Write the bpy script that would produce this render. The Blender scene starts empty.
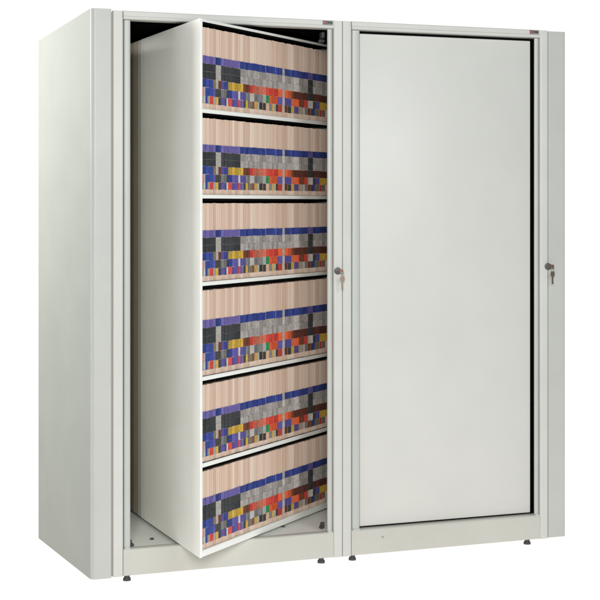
import bpy, bmesh, math, random
from mathutils import Vector, Matrix
random.seed(7)
S = bpy.context.scene
COL = S.collection

# ------------------------------------------------------------------ helpers
def lin(h):
    h = h.lstrip('#'); out = []
    for i in (0, 2, 4):
        c = int(h[i:i+2], 16) / 255
        out.append(c / 12.92 if c <= .04045 else ((c + .055) / 1.055) ** 2.4)
    return out

def obj(name, bm, mats, parent=None, smooth=None):
    me = bpy.data.meshes.new(name)
    bmesh.ops.recalc_face_normals(bm, faces=bm.faces)
    bm.to_mesh(me); bm.free()
    for m in (mats if isinstance(mats, (list, tuple)) else [mats]): me.materials.append(m)
    if smooth:
        me.polygons.foreach_set('use_smooth', [True] * len(me.polygons))
        me.set_sharp_from_angle(angle=math.radians(smooth))
    o = bpy.data.objects.new(name, me); COL.objects.link(o)
    if parent: o.parent = parent
    return o

def box(bm, x0, x1, y0, y1, z0, z1, bev=0.0, seg=2, mi=0):
    vs = [bm.verts.new((x, y, z)) for x in (x0, x1) for y in (y0, y1) for z in (z0, z1)]
    fs = [bm.faces.new([vs[i] for i in q]) for q in
          ((0,1,3,2), (4,6,7,5), (0,4,5,1), (2,3,7,6), (0,2,6,4), (1,5,7,3))]
    for f in fs: f.material_index = mi
    if bev > 0:
        es = list({e for f in fs for e in f.edges})
        bmesh.ops.bevel(bm, geom=es, offset=bev, segments=seg, profile=.5, affect='EDGES')
    return bm

def prism(bm, pts, z0, z1, shear=None, mi=0):
    """extrude a plan outline (x, y) upward; shear(x, y) gives an optional z shift"""
    lo = [bm.verts.new((x, y, z0 + (shear(x, y)[0] if shear else 0))) for x, y in pts]
    hi = [bm.verts.new((x, y, z1 + (shear(x, y)[1] if shear else 0))) for x, y in pts]
    n = len(pts); fs = [bm.faces.new(lo), bm.faces.new(hi)]
    for i in range(n): fs.append(bm.faces.new([lo[i], lo[(i+1) % n], hi[(i+1) % n], hi[i]]))
    for f in fs: f.material_index = mi
    return bm

def arc(cx, cy, r, a0, a1, n=7):
    return [(cx + r*math.cos(math.radians(a0 + (a1-a0)*i/n)), cy + r*math.sin(math.radians(a0 + (a1-a0)*i/n))) for i in range(n+1)]

def cyl(bm, c, r, h, axis='y', n=24, r2=None, mi=0):
    r2 = r if r2 is None else r2
    M = {'y': Matrix.Rotation(math.radians(90), 4, 'X'), 'z': Matrix.Identity(4)}[axis]
    g = bmesh.ops.create_cone(bm, cap_ends=True, segments=n, radius1=r, radius2=r2, depth=h, matrix=Matrix.Translation(c) @ M)
    for v in g['verts']:
        for f in v.link_faces: f.material_index = mi

# ------------------------------------------------------------------ materials
def base_mat(name, rgb, rough=.5, spec=.3, metal=0.0):
    m = bpy.data.materials.new(name); m.use_nodes = True
    b = m.node_tree.nodes['Principled BSDF']
    b.inputs['Base Color'].default_value = (*rgb, 1); b.inputs['Roughness'].default_value = rough
    b.inputs['Specular IOR Level'].default_value = spec; b.inputs['Metallic'].default_value = metal
    return m, m.node_tree, b

def paint(name, rgb, rough=.42, spec=.35, vary=.03, bump=.012):
    """powder coated steel: faint mottling and a fine orange-peel bump"""
    m, t, b = base_mat(name, rgb, rough, spec)
    tc = t.nodes.new('ShaderNodeTexCoord')
    n1 = t.nodes.new('ShaderNodeTexNoise'); n1.inputs['Scale'].default_value = 5.5; n1.inputs['Detail'].default_value = 6
    t.links.new(tc.outputs['Object'], n1.inputs['Vector'])
    r = t.nodes.new('ShaderNodeValToRGB')
    r.color_ramp.elements[0].position = .3; r.color_ramp.elements[1].position = .7
    r.color_ramp.elements[0].color = (*[c*(1-vary) for c in rgb], 1); r.color_ramp.elements[1].color = (*[min(1, c*(1+vary)) for c in rgb], 1)
    t.links.new(n1.outputs['Fac'], r.inputs['Fac']); t.links.new(r.outputs['Color'], b.inputs['Base Color'])
    n2 = t.nodes.new('ShaderNodeTexNoise'); n2.inputs['Scale'].default_value = 420; n2.inputs['Detail'].default_value = 2
    t.links.new(tc.outputs['Object'], n2.inputs['Vector'])
    n3 = t.nodes.new('ShaderNodeTexNoise'); n3.inputs['Scale'].default_value = 1.7; n3.inputs['Detail'].default_value = 1
    t.links.new(tc.outputs['Object'], n3.inputs['Vector'])
    b3 = t.nodes.new('ShaderNodeBump'); b3.inputs['Strength'].default_value = .35; b3.inputs['Distance'].default_value = .012
    t.links.new(n3.outputs['Fac'], b3.inputs['Height'])
    bp = t.nodes.new('ShaderNodeBump'); t.links.new(b3.outputs['Normal'], bp.inputs['Normal']); bp.inputs['Strength'].default_value = bump*8; bp.inputs['Distance'].default_value = .0006
    t.links.new(n2.outputs['Fac'], bp.inputs['Height']); t.links.new(bp.outputs['Normal'], b.inputs['Normal'])
    return m

def card(name, rgb, streak=.085):
    """manila card: stacked sheet edges read as fine vertical streaks"""
    m, t, b = base_mat(name, rgb, .85, .1)
    tc = t.nodes.new('ShaderNodeTexCoord'); mp = t.nodes.new('ShaderNodeMapping'); mp.inputs['Scale'].default_value = (330, 330, 2.2)
    g = t.nodes.new('ShaderNodeNewGeometry')
    t.links.new(g.outputs['Position'], mp.inputs['Vector'])
    n = t.nodes.new('ShaderNodeTexNoise'); n.inputs['Scale'].default_value = 1; n.inputs['Detail'].default_value = 3
    t.links.new(mp.outputs['Vector'], n.inputs['Vector'])
    r = t.nodes.new('ShaderNodeValToRGB')
    r.color_ramp.elements[0].position = .32; r.color_ramp.elements[1].position = .66
    r.color_ramp.elements[0].color = (*[c*(1-streak*1.8) for c in rgb], 1); r.color_ramp.elements[1].color = (*[min(1, c*(1+streak*.6)) for c in rgb], 1)
    t.links.new(n.outputs['Fac'], r.inputs['Fac']); t.links.new(r.outputs['Color'], b.inputs['Base Color'])
    return m

def tabmat(name, rgb, mark=.0):
    """printed colour tab with faint worn print"""
    m, t, b = base_mat(name, rgb, .55, .2)
    g = t.nodes.new('ShaderNodeNewGeometry'); mp = t.nodes.new('ShaderNodeMapping'); mp.inputs['Scale'].default_value = (210, 210, 120)
    t.links.new(g.outputs['Position'], mp.inputs['Vector'])
    n = t.nodes.new('ShaderNodeTexNoise'); n.inputs['Scale'].default_value = 1; n.inputs['Detail'].default_value = 2
    t.links.new(mp.outputs['Vector'], n.inputs['Vector'])
    r = t.nodes.new('ShaderNodeValToRGB'); r.color_ramp.elements[0].position = .36; r.color_ramp.elements[1].position = .62
    k0, k1 = .82 - mark*.7, 1.06 + mark*.2
    r.color_ramp.elements[0].color = (*[c*k0 for c in rgb], 1); r.color_ramp.elements[1].color = (*[min(1, c*k1 + .004) for c in rgb], 1)
    t.links.new(n.outputs['Fac'], r.inputs['Fac']); t.links.new(r.outputs['Color'], b.inputs['Base Color'])
    return m

M = {}
M['paint'] = paint('putty_paint', (.508, .511, .476))
M['kick'] = paint('kick_shade_paint', (.465, .46, .41))  # putty paint darkened to stand for weaker light near the floor
M['side'] = paint('side_shade_paint', (.32, .338, .298), rough=.6, spec=.15)  # shade put into the colour: darker than the strip on the same panel
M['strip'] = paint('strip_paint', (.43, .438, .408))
M['tray'] = paint('tray_paint', (.80, .81, .75))
M['door'] = paint('door_paint', (.525, .528, .492), rough=.36, vary=.02)
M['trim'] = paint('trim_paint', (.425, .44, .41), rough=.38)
M['rotor'] = paint('rotor_paint', (.84, .84, .77))
M['shade_a'] = paint('shade_grey', (.56, .54, .48), rough=.7); M['shade_b'] = paint('shade_brown', (.38, .345, .27), rough=.7); M['shade_c'] = paint('shade_dark_brown', (.25, .215, .15), rough=.7)  # stepped tones painting the shade at the rear of the rotating unit's panel
M['flange'] = paint('flange_paint', (.82, .83, .79), rough=.35)
M['lip'] = paint('lip_paint', (.70, .715, .67), rough=.3, spec=.5)
M['dark'], _, _ = base_mat('interior_shade', (.004, .004, .0038), .9, .0)  # near-black stands in for deep shade inside the cabinet and shelves
M['liner'] = paint('bounce_liner', (.62, .60, .53), rough=.6)  # inner walls made pale to bounce light onto the rotating unit
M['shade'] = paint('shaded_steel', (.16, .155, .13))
M['groove'], _, _ = base_mat('groove_grey', (.30, .29, .255), .7, .2)
M['foot'], _, _ = base_mat('black_rubber', (.05, .05, .048), .6, .3)
M['metal'], _, _ = base_mat('lock_metal', (.20, .20, .19), .35, .5, .8)
M['brass'], _, _ = base_mat('brass_key', (.30, .225, .165), .45, .4, .5)
M['bronze'], _, _ = base_mat('dark_bronze_key', (.16, .13, .085), .4, .5, .6)
M['redmark'], _, _ = base_mat('red_mark', (.26, .035, .03), .5, .3)
M['plate'], _, _ = base_mat('badge_grey', (.21, .21, .205), .5, .3)
M['ink'], _, _ = base_mat('badge_ink', (.02, .02, .035), .5, .3)
M['white'], _, _ = base_mat('badge_white', (.36, .30, .29), .5, .3)
M['screw'], _, _ = base_mat('dark_screw', (.05, .05, .05), .5, .3)
MAN = [card('manila_card', c) for c in ((.655, .50, .395), (.58, .425, .325), (.71, .575, .47), (.62, .465, .36), (.675, .53, .425))]
TAB = {k: [tabmat(k.replace(' ', '_') + '_tab', [min(1, c*f) for c in lin(h)], mk) for f in (.76, .93, 1.1)] for k, (h, mk) in {
    'purple': ('#685e9c', .0), 'blue': ('#35458b', .0), 'navy': ('#2b3a76', .0), 'violet': ('#5d569a', .0),
    'black': ('#3a3d3f', .1), 'grey': ('#a39d98', .12), 'silver': ('#bdb8b1', .08), 'slate': ('#7b7b79', .1),
    'charcoal': ('#3e3f3d', .05), 'yellow': ('#c3a042', .05), 'brown': ('#73402f', .08), 'dark brown': ('#5d352b', .08),
    'red': ('#c8483c', .05), 'salmon': ('#c4705a', .08), 'orange': ('#da6039', .03), 'green': ('#1f8c54', .0),
    'tan': ('#d8b294', .05), 'olive': ('#7d7256', .08), 'magenta': ('#8d5078', .05)}.items()}

# ------------------------------------------------------------------ setting: an added white sweep that glows so no shadows show
def emit(name, rgb, s):
    m = bpy.data.materials.new(name); m.use_nodes = True; t = m.node_tree; t.nodes.clear()
    e = t.nodes.new('ShaderNodeEmission'); e.inputs['Color'].default_value = (*rgb, 1); e.inputs['Strength'].default_value = s
    o = t.nodes.new('ShaderNodeOutputMaterial'); t.links.new(e.outputs[0], o.inputs[0]); return m
M['sweep'] = emit('white_glow', (1.06, 1.02, 1.0), 1.0)  # tint casts warm light while the surface itself shows white
ZF = -.018
bm = bmesh.new(); vs = [bm.verts.new(p) for p in ((-9, -2.1, ZF), (9, -2.1, ZF), (9, 3.0, ZF), (-9, 3.0, ZF))]; bm.faces.new(vs)
floor = obj('added_glow_floor', bm, M['sweep']); floor['kind'] = 'structure'
bm = bmesh.new(); prof = [(3.0, ZF)] + [(3.0 + 1.2*math.sin(math.radians(a)), ZF + 1.2 - 1.2*math.cos(math.radians(a))) for a in range(10, 91, 10)] + [(4.2, 8.0)]
ring = [[bm.verts.new((x, y, z)) for y, z in prof] for x in (-9, 9)]
for i in range(len(prof)-1): bm.faces.new([ring[0][i], ring[1][i], ring[1][i+1], ring[0][i+1]])
bd = obj('added_glow_backdrop', bm, M['sweep'], smooth=40); bd['kind'] = 'structure'

# ------------------------------------------------------------------ cabinets
def thing(name, label, cat, loc, group=None):
    o = bpy.data.objects.new(name, None); o.empty_display_size = .1; COL.objects.link(o); o.location = loc
    o['label'] = label; o['category'] = cat
    if group: o['group'] = group
    return o

H, ZK, ZH = 2.0, .0967, 1.969       # height, top of kick plate, underside of header
cabL = thing('rotary_file_cabinet', 'light grey rotary file cabinet turned half open, showing six shelves of colour tabbed folders', 'file cabinet', (0, 0, 0), 'pair of rotary file cabinets side by side')
cabR = thing('rotary_file_cabinet', 'light grey rotary file cabinet closed with a plain flat door panel', 'file cabinet', (0, 0, 0), 'pair of rotary file cabinets side by side')

# --- left end panel: side sheet with a rounded front corner and a front strip
def lsh(x, y): k = max(0, y) / .725; return (-.017*k, -.036*k)
sk = lambda y: -.0808 * y / .725                       # the panel flares slightly to the rear
bm = bmesh.new()
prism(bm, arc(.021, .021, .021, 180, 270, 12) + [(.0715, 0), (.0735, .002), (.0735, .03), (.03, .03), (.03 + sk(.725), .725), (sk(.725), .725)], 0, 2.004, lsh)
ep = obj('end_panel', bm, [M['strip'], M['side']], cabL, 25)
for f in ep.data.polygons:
    if f.normal.x < -.9: f.material_index = 1  # side face takes the darker, shaded tone
# --- right end panel
bm = bmesh.new()
prism(bm, [(1.8086, .0035), (1.811, .0015), (1.873, .0015)] + arc(1.8747, .0125, .011, 270, 360, 8) + [(1.8857, .725), (1.856, .725), (1.856, .03), (1.8086, .03)], .004, 1.997)
obj('end_panel', bm, M['strip'], cabR, 25)

# --- front posts
def post(x0, x1, par, left_open, z0=.002, z1=1.9995):
    """upright channel; the edge on the opening side rolls back"""
    bm = bmesh.new(); r = .006
    if left_open: pts = [(x0, .03)] + arc(x0 + r, r, r, 180, 270, 5) + [(x1 - .0012, 0), (x1, .0012), (x1, .03)]
    else:         pts = [(x0, .03), (x0, .0012), (x0 + .0012, 0)] + arc(x1 - r, r, r, 270, 360, 5) + [(x1, .03)]
    prism(bm, pts, z0, z1); return obj('post', bm, M['paint'], par, 25)
post(.0806, .1160, cabL, False)
post(.9085, .9413, cabL, True)
post(.9440, .9790, cabR, False)
post(1.7715, 1.8040, cabR, True)
# --- shadow joints behind the grooves
for x0, x1, par in ((.070, .084, cabL), (.9395, .9458, cabL), (1.800, 1.812, cabR)):
    bm = bmesh.new(); box(bm, x0, x1, .0060, .028, .004, 1.994); obj('joint_strip', bm, M['groove'], par)

# --- headers: a folded channel whose lower edge rolls under
def header(x0, x1, par):
    bm = bmesh.new(); z1, z0 = 1.9995, ZH
    prof = [(-.001, z1 - .002), (.001, z1), (.045, z1), (.045, z0), (.012, z0)] + [(.0055 + .0085*math.sin(a), z0 + .0085 - .0085*math.cos(a)) for a in [math.radians(k) for k in (0, -25, -50, -75, -100)]] + [(-.001, z0 + .013)]
    lo = [bm.verts.new((x0, y, z)) for y, z in prof]; hi = [bm.verts.new((x1, y, z)) for y, z in prof]
    bm.faces.new(lo); bm.faces.new(hi); n = len(prof)
    for i in range(n): bm.faces.new([lo[i], lo[(i+1) % n], hi[(i+1) % n], hi[i]])
    return obj('header', bm, M['paint'], par, 30)
header(.1168, .9078, cabL); header(.9798, 1.7707, cabR)

# --- kick plates with a rolled top edge, and the base tray behind
def kick(x0, x1, par):
    bm = bmesh.new(); z0, z1, r = .003, ZK, .009
    prof = [(.002, z0)] + [(.002 + r - r*math.cos(math.radians(a)), z1 - r + r*math.sin(math.radians(a))) for a in (0, 18, 36, 54, 72, 90)] + [(.03, z1), (.03, z0)]
    lo = [bm.verts.new((x0, y, z)) for y, z in prof]; hi = [bm.verts.new((x1, y, z)) for y, z in prof]
    bm.faces.new(lo); bm.faces.new(hi); n = len(prof)
    for i in range(n): bm.faces.new([lo[i], lo[(i+1) % n], hi[(i+1) % n], hi[i]])
    return obj('kick_plate', bm, M['kick'], par, 40)
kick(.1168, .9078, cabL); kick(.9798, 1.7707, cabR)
bm = bmesh.new(); prism(bm, [(.118, .0302), (.906, .0302), (1.19, .699), (.118, .699)], .080, .0925); obj('base_tray', bm, M['tray'], cabL)
bm = bmesh.new(); box(bm, .982, 1.769, .0302, .1075, .080, .0925); obj('base_tray', bm, M['paint'], cabR)

# --- rolled trims round the openings
def trim(x0, x1, par, z0=.0985, z1=1.9675, y=.006, back=.05):
    """half-round jamb moulding between post and opening; a web runs back into the cabinet"""
    bm = bmesh.new(); w = x1 - x0; cx = (x0 + x1)/2
    front = [(cx + (w/2)*math.cos(math.radians(a)), y + .006 - .006*math.sin(math.radians(a))) for a in range(180, -1, -20)]
    prism(bm, front + [(x1, back), (x0, back)], z0, z1)
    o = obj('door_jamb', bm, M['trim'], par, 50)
    b2 = bmesh.new(); box(b2, x0 + .001, x1 - .001, y - .003, min(.028, back), ZK - .006, z0 + .003, .003)
    obj('jamb_foot', b2, M['trim'], o)
    return o
trim(.1205, .1435, cabL); trim(.8862, .9055, cabL, back=.0135)
trim(.9845, 1.0150, cabR); trim(1.7510, 1.7695, cabR, back=.0135)

# --- hidden shell: top, back, pale inside walls; inner back, ceiling and liner blackened for shade
bm = bmesh.new(); box(bm, .035, .940, .0455, .722, 1.985, 1.9985); obj('top_panel', bm, M['paint'], cabL)
bm = bmesh.new(); box(bm, .945, 1.855, .0455, .722, 1.985, 1.9965); obj('top_panel', bm, M['paint'], cabR)
bm = bmesh.new(); box(bm, .0, .940, .7225, .735, .0, 1.985); obj('back_panel', bm, M['paint'], cabL)
bm = bmesh.new(); box(bm, .945, 1.855, .7225, .735, .0, 1.985); obj('back_panel', bm, M['paint'], cabR)
bm = bmesh.new()
box(bm, .118, .1215, .0505, .70, .094, 1.95, mi=0)
obj('inner_wall', bm, M['liner'], cabL)
bm = bmesh.new(); prism(bm, [(.907, .0305), (.9085, .0305), (1.20, .70), (1.195, .70)], .094, 1.968); obj('inner_wall', bm, M['liner'], cabL)
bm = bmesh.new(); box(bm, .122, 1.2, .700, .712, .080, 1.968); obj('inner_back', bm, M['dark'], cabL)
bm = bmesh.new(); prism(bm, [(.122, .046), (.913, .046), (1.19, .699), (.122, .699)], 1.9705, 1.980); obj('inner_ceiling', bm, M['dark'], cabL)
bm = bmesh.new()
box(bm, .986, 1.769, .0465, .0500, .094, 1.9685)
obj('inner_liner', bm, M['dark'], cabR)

# --- small hardware inside the open cabinet: bottom brackets, screws, top latch
for x, y, s in ((.150, .052, 1), (.893, .085, -1)):
    bm = bmesh.new(); box(bm, x - .007, x + .007, y - .006, y + .006, .093, .116, .002); cyl(bm, (x + s*.007, y - .006, .0995), .0065, .010)
    obj('bracket', bm, M['screw'], cabL, 30)
for x, y in ((.2475, .128), (.760, .155)):
    bm = bmesh.new(); cyl(bm, (x, y, .0945), .0085, .006, 'z', r2=.006); obj('screw', bm, M['screw'], cabL, 30)
bm = bmesh.new(); box(bm, .886, .899, .07, .10, 1.942, 1.966, .004); box(bm, .878, .900, .075, .095, 1.926, 1.938, .004)
obj('latch', bm, M['screw'], cabL)
bm = bmesh.new(); cyl(bm, (1.105, .0005, .062), .003, .005); obj('screw', bm, M['groove'], cabR, 30)

# --- feet
for x, par in ((.1325, cabL), (.864, cabL), (.988, cabR), (1.7225, cabR)):
    bm = bmesh.new(); cyl(bm, (x, .017, -.0128), .0142, .0085, 'z', 28, r2=.0132); cyl(bm, (x, .017, -.003), .010, .012, 'z', 20)
    obj('foot', bm, M['foot'], par, 40)
for x, par in ((.10, cabL), (.88, cabL), (1.0, cabR), (1.80, cabR)):
    bm = bmesh.new(); cyl(bm, (x, .67, -.0125), .0165, .011, 'z', 28); cyl(bm, (x, .67, .03), .006, .08, 'z', 16)
    obj('foot', bm, M['foot'], par, 40)

# --- closed door of the right cabinet
bm = bmesh.new(); box(bm, 1.0205, 1.7410, .024, .045, .1030, 1.9585, .0035, 3)
obj('door', bm, M['door'], cabR, 40)

# --- locks with keys
def lock(x, z, par, keymat, dx, lab):
    bm = bmesh.new()
    cyl(bm, (x, -.003, z), .0138, .007, r2=.0128); cyl(bm, (x, -.0105, z), .0108, .009, r2=.0098)
    lk = obj('lock', bm, M['metal'], par, 35)
    bm = bmesh.new(); box(bm, x + .001, x + .004, -.034, -.014, z - .007, z + .009, .001)
    box(bm, x - .002, x + .0085, -.036, -.032, z - .008, z + .008, .001)
    k = obj('key_bow', bm, keymat, lk)
    bm = bmesh.new(); cyl(bm, (x + .004, -.0375, z + .001), .0030, .002); obj('key_mark', bm, M['redmark'], lk)
    bm = bmesh.new()                                    # spare key hanging from a wire ring
    n = 20; R0, r0 = .0105, .0009; cz = z - .0125
    rr = [[bm.verts.new((x + dx + (R0 + r0*math.cos(q))*math.cos(p)*.55, -.029 + r0*math.sin(q), cz + (R0 + r0*math.cos(q))*math.sin(p))) for q in [j*math.pi/3 for j in range(6)]] for p in [i*2*math.pi/n for i in range(n)]]
    for i in range(n):
        for j in range(6): bm.faces.new([rr[i][j], rr[(i+1) % n][j], rr[(i+1) % n][(j+1) % 6], rr[i][(j+1) % 6]])
    obj('key_ring', bm, M['metal'], lk, 60)
    bm = bmesh.new()
    prism(bm, [(x + dx + p*.001, q*.001) for p, q in ((-8, 0), (-8.5, -12), (-6, -17), (-4, -19), (-4, -46), (-1, -49), (3, -46), (3.5, -41), (1.8, -38), (3.5, -34), (2, -30), (4, -19), (7, -17), (8.5, -12), (8, 0), (4, 2), (-4, 2))], -.001, .001)
    for v in bm.verts: v.co = Vector((v.co.x, -.029 + v.co.z, z - .020 + v.co.y))
    obj('spare_key', bm, keymat, lk)
    return lk
lock(.9235, 1.0680, cabL, M['brass'], .008, '')
lock(1.8040, 1.0715, cabR, M['bronze'], .006, '')

# --- badges on the headers: grey plate, red square, dark lettering strokes (too small to read)
def badge(x, z, par, w=.040, h=.0165):
    bm = bmesh.new(); box(bm, x, x + w, -.0028, -.0005, z - h/2, z + h/2, .0008); b = obj('badge', bm, M['plate'], par)
    bm = bmesh.new(); box(bm, x + .0028, x + .0125, -.0036, -.0022, z - .0058, z + .0058); obj('badge_mark', bm, M['redmark'], b)
    bm = bmesh.new(); box(bm, x + .0052, x + .0062, -.0042, -.0034, z - .004, z + .004); box(bm, x + .0064, x + .0100, -.0042, -.0034, z - .0008, z + .0012); obj('badge_mark', bm, M['white'], b)
    bm = bmesh.new(); px = x + .0145
    for wd, segs in ((.004, ((0, 1, 0, .25), (0, .25, 0, 1), (0, 1, .75, 1))), (.004, ((0, 1, .75, 1), (0, .25, 0, 1), (.7, 1, 0, .8), (0, 1, .4, .58))), (.0045, ((0, .2, 0, 1), (.8, 1, 0, 1), (.4, .6, .3, .9))), (.004, ((0, 1, .75, 1), (0, 1, 0, .25), (0, .3, 0, 1), (.7, 1, 0, 1))), (.004, ((0, .3, 0, 1), (0, 1, .4, .6), (.7, 1, 0, 1)))):
        for a, b_, c, d in segs: box(bm, px + a*wd, px + b_*wd, -.0036, -.0022, z - .0035 + c*.0075, z - .0035 + d*.0075)
        px += wd + .0008
    obj('badge_lettering', bm, M['ink'], b)
badge(.8635, 1.9895, cabL); badge(1.7235, 1.9900, cabR)

# ------------------------------------------------------------------ rotating shelf unit of the left cabinet
P0 = Vector((.3359, -.2282, 0)); AF = math.radians(40.72); AS = math.radians(95.46)
FD = Vector((math.cos(AF), math.sin(AF), 0)); SD = Vector((math.cos(AS), math.sin(AS), 0))
def skewbox(bm, a0, a1, b0, b1, z0, z1, mi=0, bev=0, org=None):
    """box along the unit's front (a), along its end panel (b) and up"""
    o = P0 if org is None else org
    n = len(bm.verts); b = bmesh.new(); box(b, a0, a1, b0, b1, z0, z1, bev)
    for v in b.verts: v.co = o + FD*v.co.x + SD*v.co.y + Vector((0, 0, v.co.z))
    me = bpy.data.meshes.new('tmp'); 
    for f in b.faces: f.material_index = mi
    b.to_mesh(me); b.free(); bm.from_mesh(me); bpy.data.meshes.remove(me)
RZ0, RZ1, AL = .104, 1.9536, .905
rot = None
bm = bmesh.new(); skewbox(bm, 0, .0035, .002, .66, RZ0, RZ1); rot = obj('rotating_unit', bm, M['rotor'], cabL)
bm = bmesh.new(); skewbox(bm, -.0006, .0145, -.0015, .0045, RZ0, RZ1, bev=.0012); obj('flange', bm, M['flange'], rot)
for b0, b1, mm in ((.6602, .7000, 'shade_a'), (.7004, .7600, 'shade_b'), (.7604, .90, 'shade_c')):  # strips added to paint the panel's fade into shade
    bm = bmesh.new(); skewbox(bm, -.0006, .0045, b0, b1, RZ0 + .001, RZ1 - .001, bev=.0008); obj('shade_band', bm, M[mm], rot)
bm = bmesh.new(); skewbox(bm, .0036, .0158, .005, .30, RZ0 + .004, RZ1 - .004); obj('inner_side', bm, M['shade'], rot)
bm = bmesh.new(); skewbox(bm, AL - .004, AL + .010, 0, .34, RZ0, RZ1); obj('end_sheet', bm, M['rotor'], rot)
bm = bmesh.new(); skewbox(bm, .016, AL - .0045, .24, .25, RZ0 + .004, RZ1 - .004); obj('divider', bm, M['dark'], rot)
LIPS = [(1.6305, 1.6450), (1.3360, 1.3495), (1.0350, 1.0490), (.7090, .7235), (.4110, .4262), (.1045, .1270)]   # bottom, top of each shelf lip
bm = bmesh.new(); skewbox(bm, .0150, AL - .0045, .0005, .006, 1.9435, RZ1 - .0006, bev=.0012); tr = obj('top_rail', bm, M['lip'], rot)
bm = bmesh.new(); skewbox(bm, .0152, AL - .0046, .0022, .0062, 1.9355, 1.9438); obj('shadow_strip', bm, M['dark'], tr)  # black strip added in place of the shadow gap above the files
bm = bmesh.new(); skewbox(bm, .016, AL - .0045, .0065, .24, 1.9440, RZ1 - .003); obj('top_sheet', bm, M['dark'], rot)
for z0, z1 in LIPS:
    bm = bmesh.new(); skewbox(bm, .0150, AL - .0045, .0005, .0055, z0, z1, bev=.0016); sh = obj('shelf', bm, M['lip'], rot, 40)
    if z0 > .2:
        bm = bmesh.new(); skewbox(bm, .0152, AL - .0046, .0022, .0062, z0 - .0085, z0 + .0004); obj('shadow_strip', bm, M['dark'], sh)  # same painted shadow gap below each shelf lip
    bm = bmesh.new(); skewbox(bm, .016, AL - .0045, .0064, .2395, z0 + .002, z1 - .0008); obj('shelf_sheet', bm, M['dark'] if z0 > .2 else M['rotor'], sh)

# ------------------------------------------------------------------ colour-coded folders: edges along the shelf front (metres) and the run of colours per tab row
EDGE = [.0185, .0247, .0386, .0502, .0618, .0858, .102, .1176, .1345, .1573, .1687, .1802, .2053, .2222, .247, .2601, .278, .2959, .3106, .3234, .3423, .3539, .3716, .3861, .4105, .4326, .4565, .4777, .4905, .5034, .5192, .5497, .5664, .5907, .6174, .6369, .6731, .6853, .7136, .7422, .7656, .7805, .801, .8336, .8545, .8804, .8985]
E_ROW = ['slate', 'silver', 'blue', 'grey', 'red', 'grey', 'yellow', 'charcoal', 'violet', 'blue', 'silver', 'red', 'violet', 'violet', 'red', 'violet', 'charcoal', 'yellow', 'slate', 'olive', 'magenta', 'yellow', 'grey', 'black', 'charcoal', 'tan', 'slate', 'yellow', 'grey', 'charcoal', 'red', 'silver', 'brown', 'charcoal', 'yellow', 'violet', 'yellow', 'grey', 'slate', 'brown', 'charcoal', 'blue', 'olive', 'red', 'slate', 'tan']
D_ROW = ['red', 'silver', 'blue', 'blue', 'blue', 'violet', 'charcoal', 'charcoal', 'slate', 'slate', 'charcoal', 'blue', 'violet', 'violet', 'silver', 'violet', 'violet', 'slate', 'slate', 'silver', 'silver', 'slate', 'slate', 'slate', 'silver', 'green', 'orange', 'orange', 'orange', 'orange', 'violet', 'silver', 'violet', 'violet', 'salmon', 'orange', 'brown', 'brown', 'red', 'silver', 'silver', 'charcoal', 'violet', 'yellow', 'yellow', 'yellow']
C_ROW = ['blue', 'blue', 'blue', 'blue', 'blue', 'olive', 'silver', 'brown', 'violet', 'blue', 'blue', 'yellow', 'yellow', 'yellow', 'yellow', 'yellow', 'brown', 'brown', 'brown', 'red', 'red', 'salmon', 'salmon', 'salmon', 'salmon', 'red', 'red', 'red', 'red', 'red', 'orange', 'grey', 'orange', 'orange', 'brown', 'dark brown', 'dark brown', 'dark brown', 'dark brown', 'black', 'black', 'dark brown', 'dark brown', 'dark brown', 'dark brown', 'dark brown']
B_ROW = ['black']*6 + ['silver', 'silver'] + ['black']*7 + ['black'] + ['grey']*23 + ['black', 'black'] + ['grey']*5
B_ROW[15] = 'grey'; B_ROW[31] = 'silver'; B_ROW[35] = 'silver'
A_ROW = ['purple']*6 + ['navy', 'navy'] + ['purple']*7 + ['blue']*24 + ['purple', 'purple'] + ['navy']*5
A_ROW[17] = 'navy'; A_ROW[31] = 'silver'; A_ROW[22] = 'navy'
NF = len(EDGE) - 1
assert all(len(r) == NF for r in (E_ROW, D_ROW, C_ROW, B_ROW, A_ROW)), [len(r) for r in (E_ROW, D_ROW, C_ROW, B_ROW, A_ROW)] + [NF]
FH = .2628
ROWS = [(A_ROW, .1468, .1711), (B_ROW, .1212, .1459), (B_ROW, .0972, .1205), (C_ROW, .0698, .0962), (D_ROW, .0428, .0689), (E_ROW, .0175, .0420)]
def ordinal(n):
    return f"{n}{'th' if 10 <= n % 100 <= 20 else {1: 'st', 2: 'nd', 3: 'rd'}.get(n % 10, 'th')}"
SHELF = ['top', 'second', 'third', 'fourth', 'fifth', 'bottom']
BAY = [(1.6450, 1.9437), (1.3495, 1.6305), (1.0490, 1.3360), (.7235, 1.0350), (.4262, .7090), (.1270, .4110)]
ZERO = Vector((0, 0, 0))
def flabel(i, t):
    return f"cream folder, {A_ROW[i]} upper tab, {E_ROW[i]} lowest tab, {ordinal(i+1)} from left on {SHELF[t]} shelf"
rf = random.Random(21)
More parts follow.
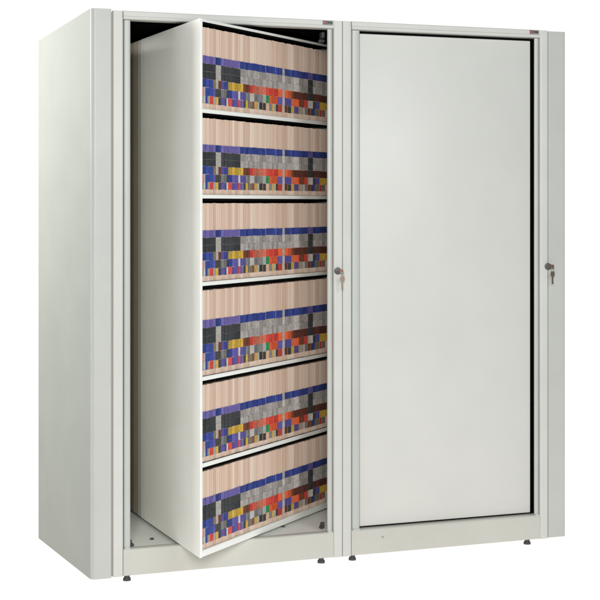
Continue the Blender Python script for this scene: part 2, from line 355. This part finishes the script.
for i in range(NF):
    w = EDGE[i+1] - EDGE[i]; dep = rf.uniform(.0, .0038); dz = rf.uniform(0, .0018)
    base = P0 + FD*EDGE[i] + SD*(.0075 + dep)
    root = None
    bm = bmesh.new(); top = FH - dz
    # two covers and a wad of papers between them, its edge a little behind the covers
    nsh = max(1, int(round(w/.006))); q = [0] + sorted(rf.uniform(.12, .9) for _ in range(nsh - 1)) + [1]
    for k in range(nsh):
        d = rf.uniform(0, .0016); tz = rf.uniform(0, .0012)
        skewbox(bm, w*q[k] + .00012, w*q[k+1] - .00012, .0006 + d, .225, .0005, top - tz, 0, org=ZERO)
    fo = obj('file_folder', bm, MAN[rf.choice((0, 0, 1, 2, 2, 3, 4, 4))])
    kids = []; jB = rf.uniform(-.0005, .0005)
    for cs, z0, z1 in ROWS:
        bm = bmesh.new(); j = jB if cs is B_ROW else rf.uniform(-.0007, .0007); ins = [.00006, .00006]
        if cs is E_ROW: ins = [w*rf.uniform(.0, .11), w*rf.uniform(.0, .11)]
        elif cs is A_ROW and i in (24, 28, 33, 36): ins = [.00006, .0022]
        skewbox(bm, ins[0], w - ins[1], -.0003, .0045, z0 + j, z1 + j, org=ZERO)
        kids.append(obj('colour_tab', bm, rf.choice(TAB[cs[i]]), fo))
    fo['category'] = 'file folder'; fo['group'] = 'colour tabbed file folders on the six shelves'
    for t in range(6):
        if t == 0: r = fo
        else:
            r = fo.copy(); COL.objects.link(r)
            for c in kids:
                k = c.copy(); COL.objects.link(k); k.parent = r
        zb, zt = BAY[t]
        r.location = base + Vector((0, 0, zb + .0004)); r.scale = (1, 1, (zt - zb - .0155) / FH)
        r['label'] = flabel(i, t)

# ------------------------------------------------------------------ camera
cd = bpy.data.cameras.new('camera'); cam = bpy.data.objects.new('camera', cd); COL.objects.link(cam)
cam.location = (-.8285, -4.7129, 1.317); cam.rotation_euler = (math.radians(90), 0, math.radians(-18.791))
YAW = math.radians(18.791)
cd.sensor_width = 36; cd.lens = 1350/600*36; cd.shift_y = -96/600; cd.clip_end = 100
S.camera = cam

# ------------------------------------------------------------------ light: studio soft boxes
def area(name, loc, target, sx, sy, power, col):
    l = bpy.data.lights.new(name, 'AREA'); l.shape = 'RECTANGLE'; l.size = sx; l.size_y = sy; l.energy = power; l.color = col
    o = bpy.data.objects.new(name, l); COL.objects.link(o); o.location = loc
    o.rotation_euler = (Vector(target) - Vector(loc)).to_track_quat('-Z', 'Y').to_euler(); return o
area('key_softbox', (-.95, -5.1, 2.05), (.8, 0, 1.1), 1.5, 1.3, 220, (.985, .995, 1))
area('fill_softbox', (1.7, -3.4, 2.2), (1.2, 0, 1.1), 1.4, 1.4, 42, (.98, .99, 1))
area('left_softbox', (-1.5, 1.15, 2.15), (-.05, .3, 1.4), .8, .8, 52, (1, .99, .99))
w = bpy.data.worlds.new('World'); S.world = w; w.use_nodes = True
w.node_tree.nodes['Background'].inputs['Color'].default_value = (.92, .97, 1, 1); w.node_tree.nodes['Background'].inputs['Strength'].default_value = .19
S.view_settings.view_transform = 'Standard'; S.view_settings.look = 'None'; S.view_settings.exposure = 0; S.view_settings.gamma = 1
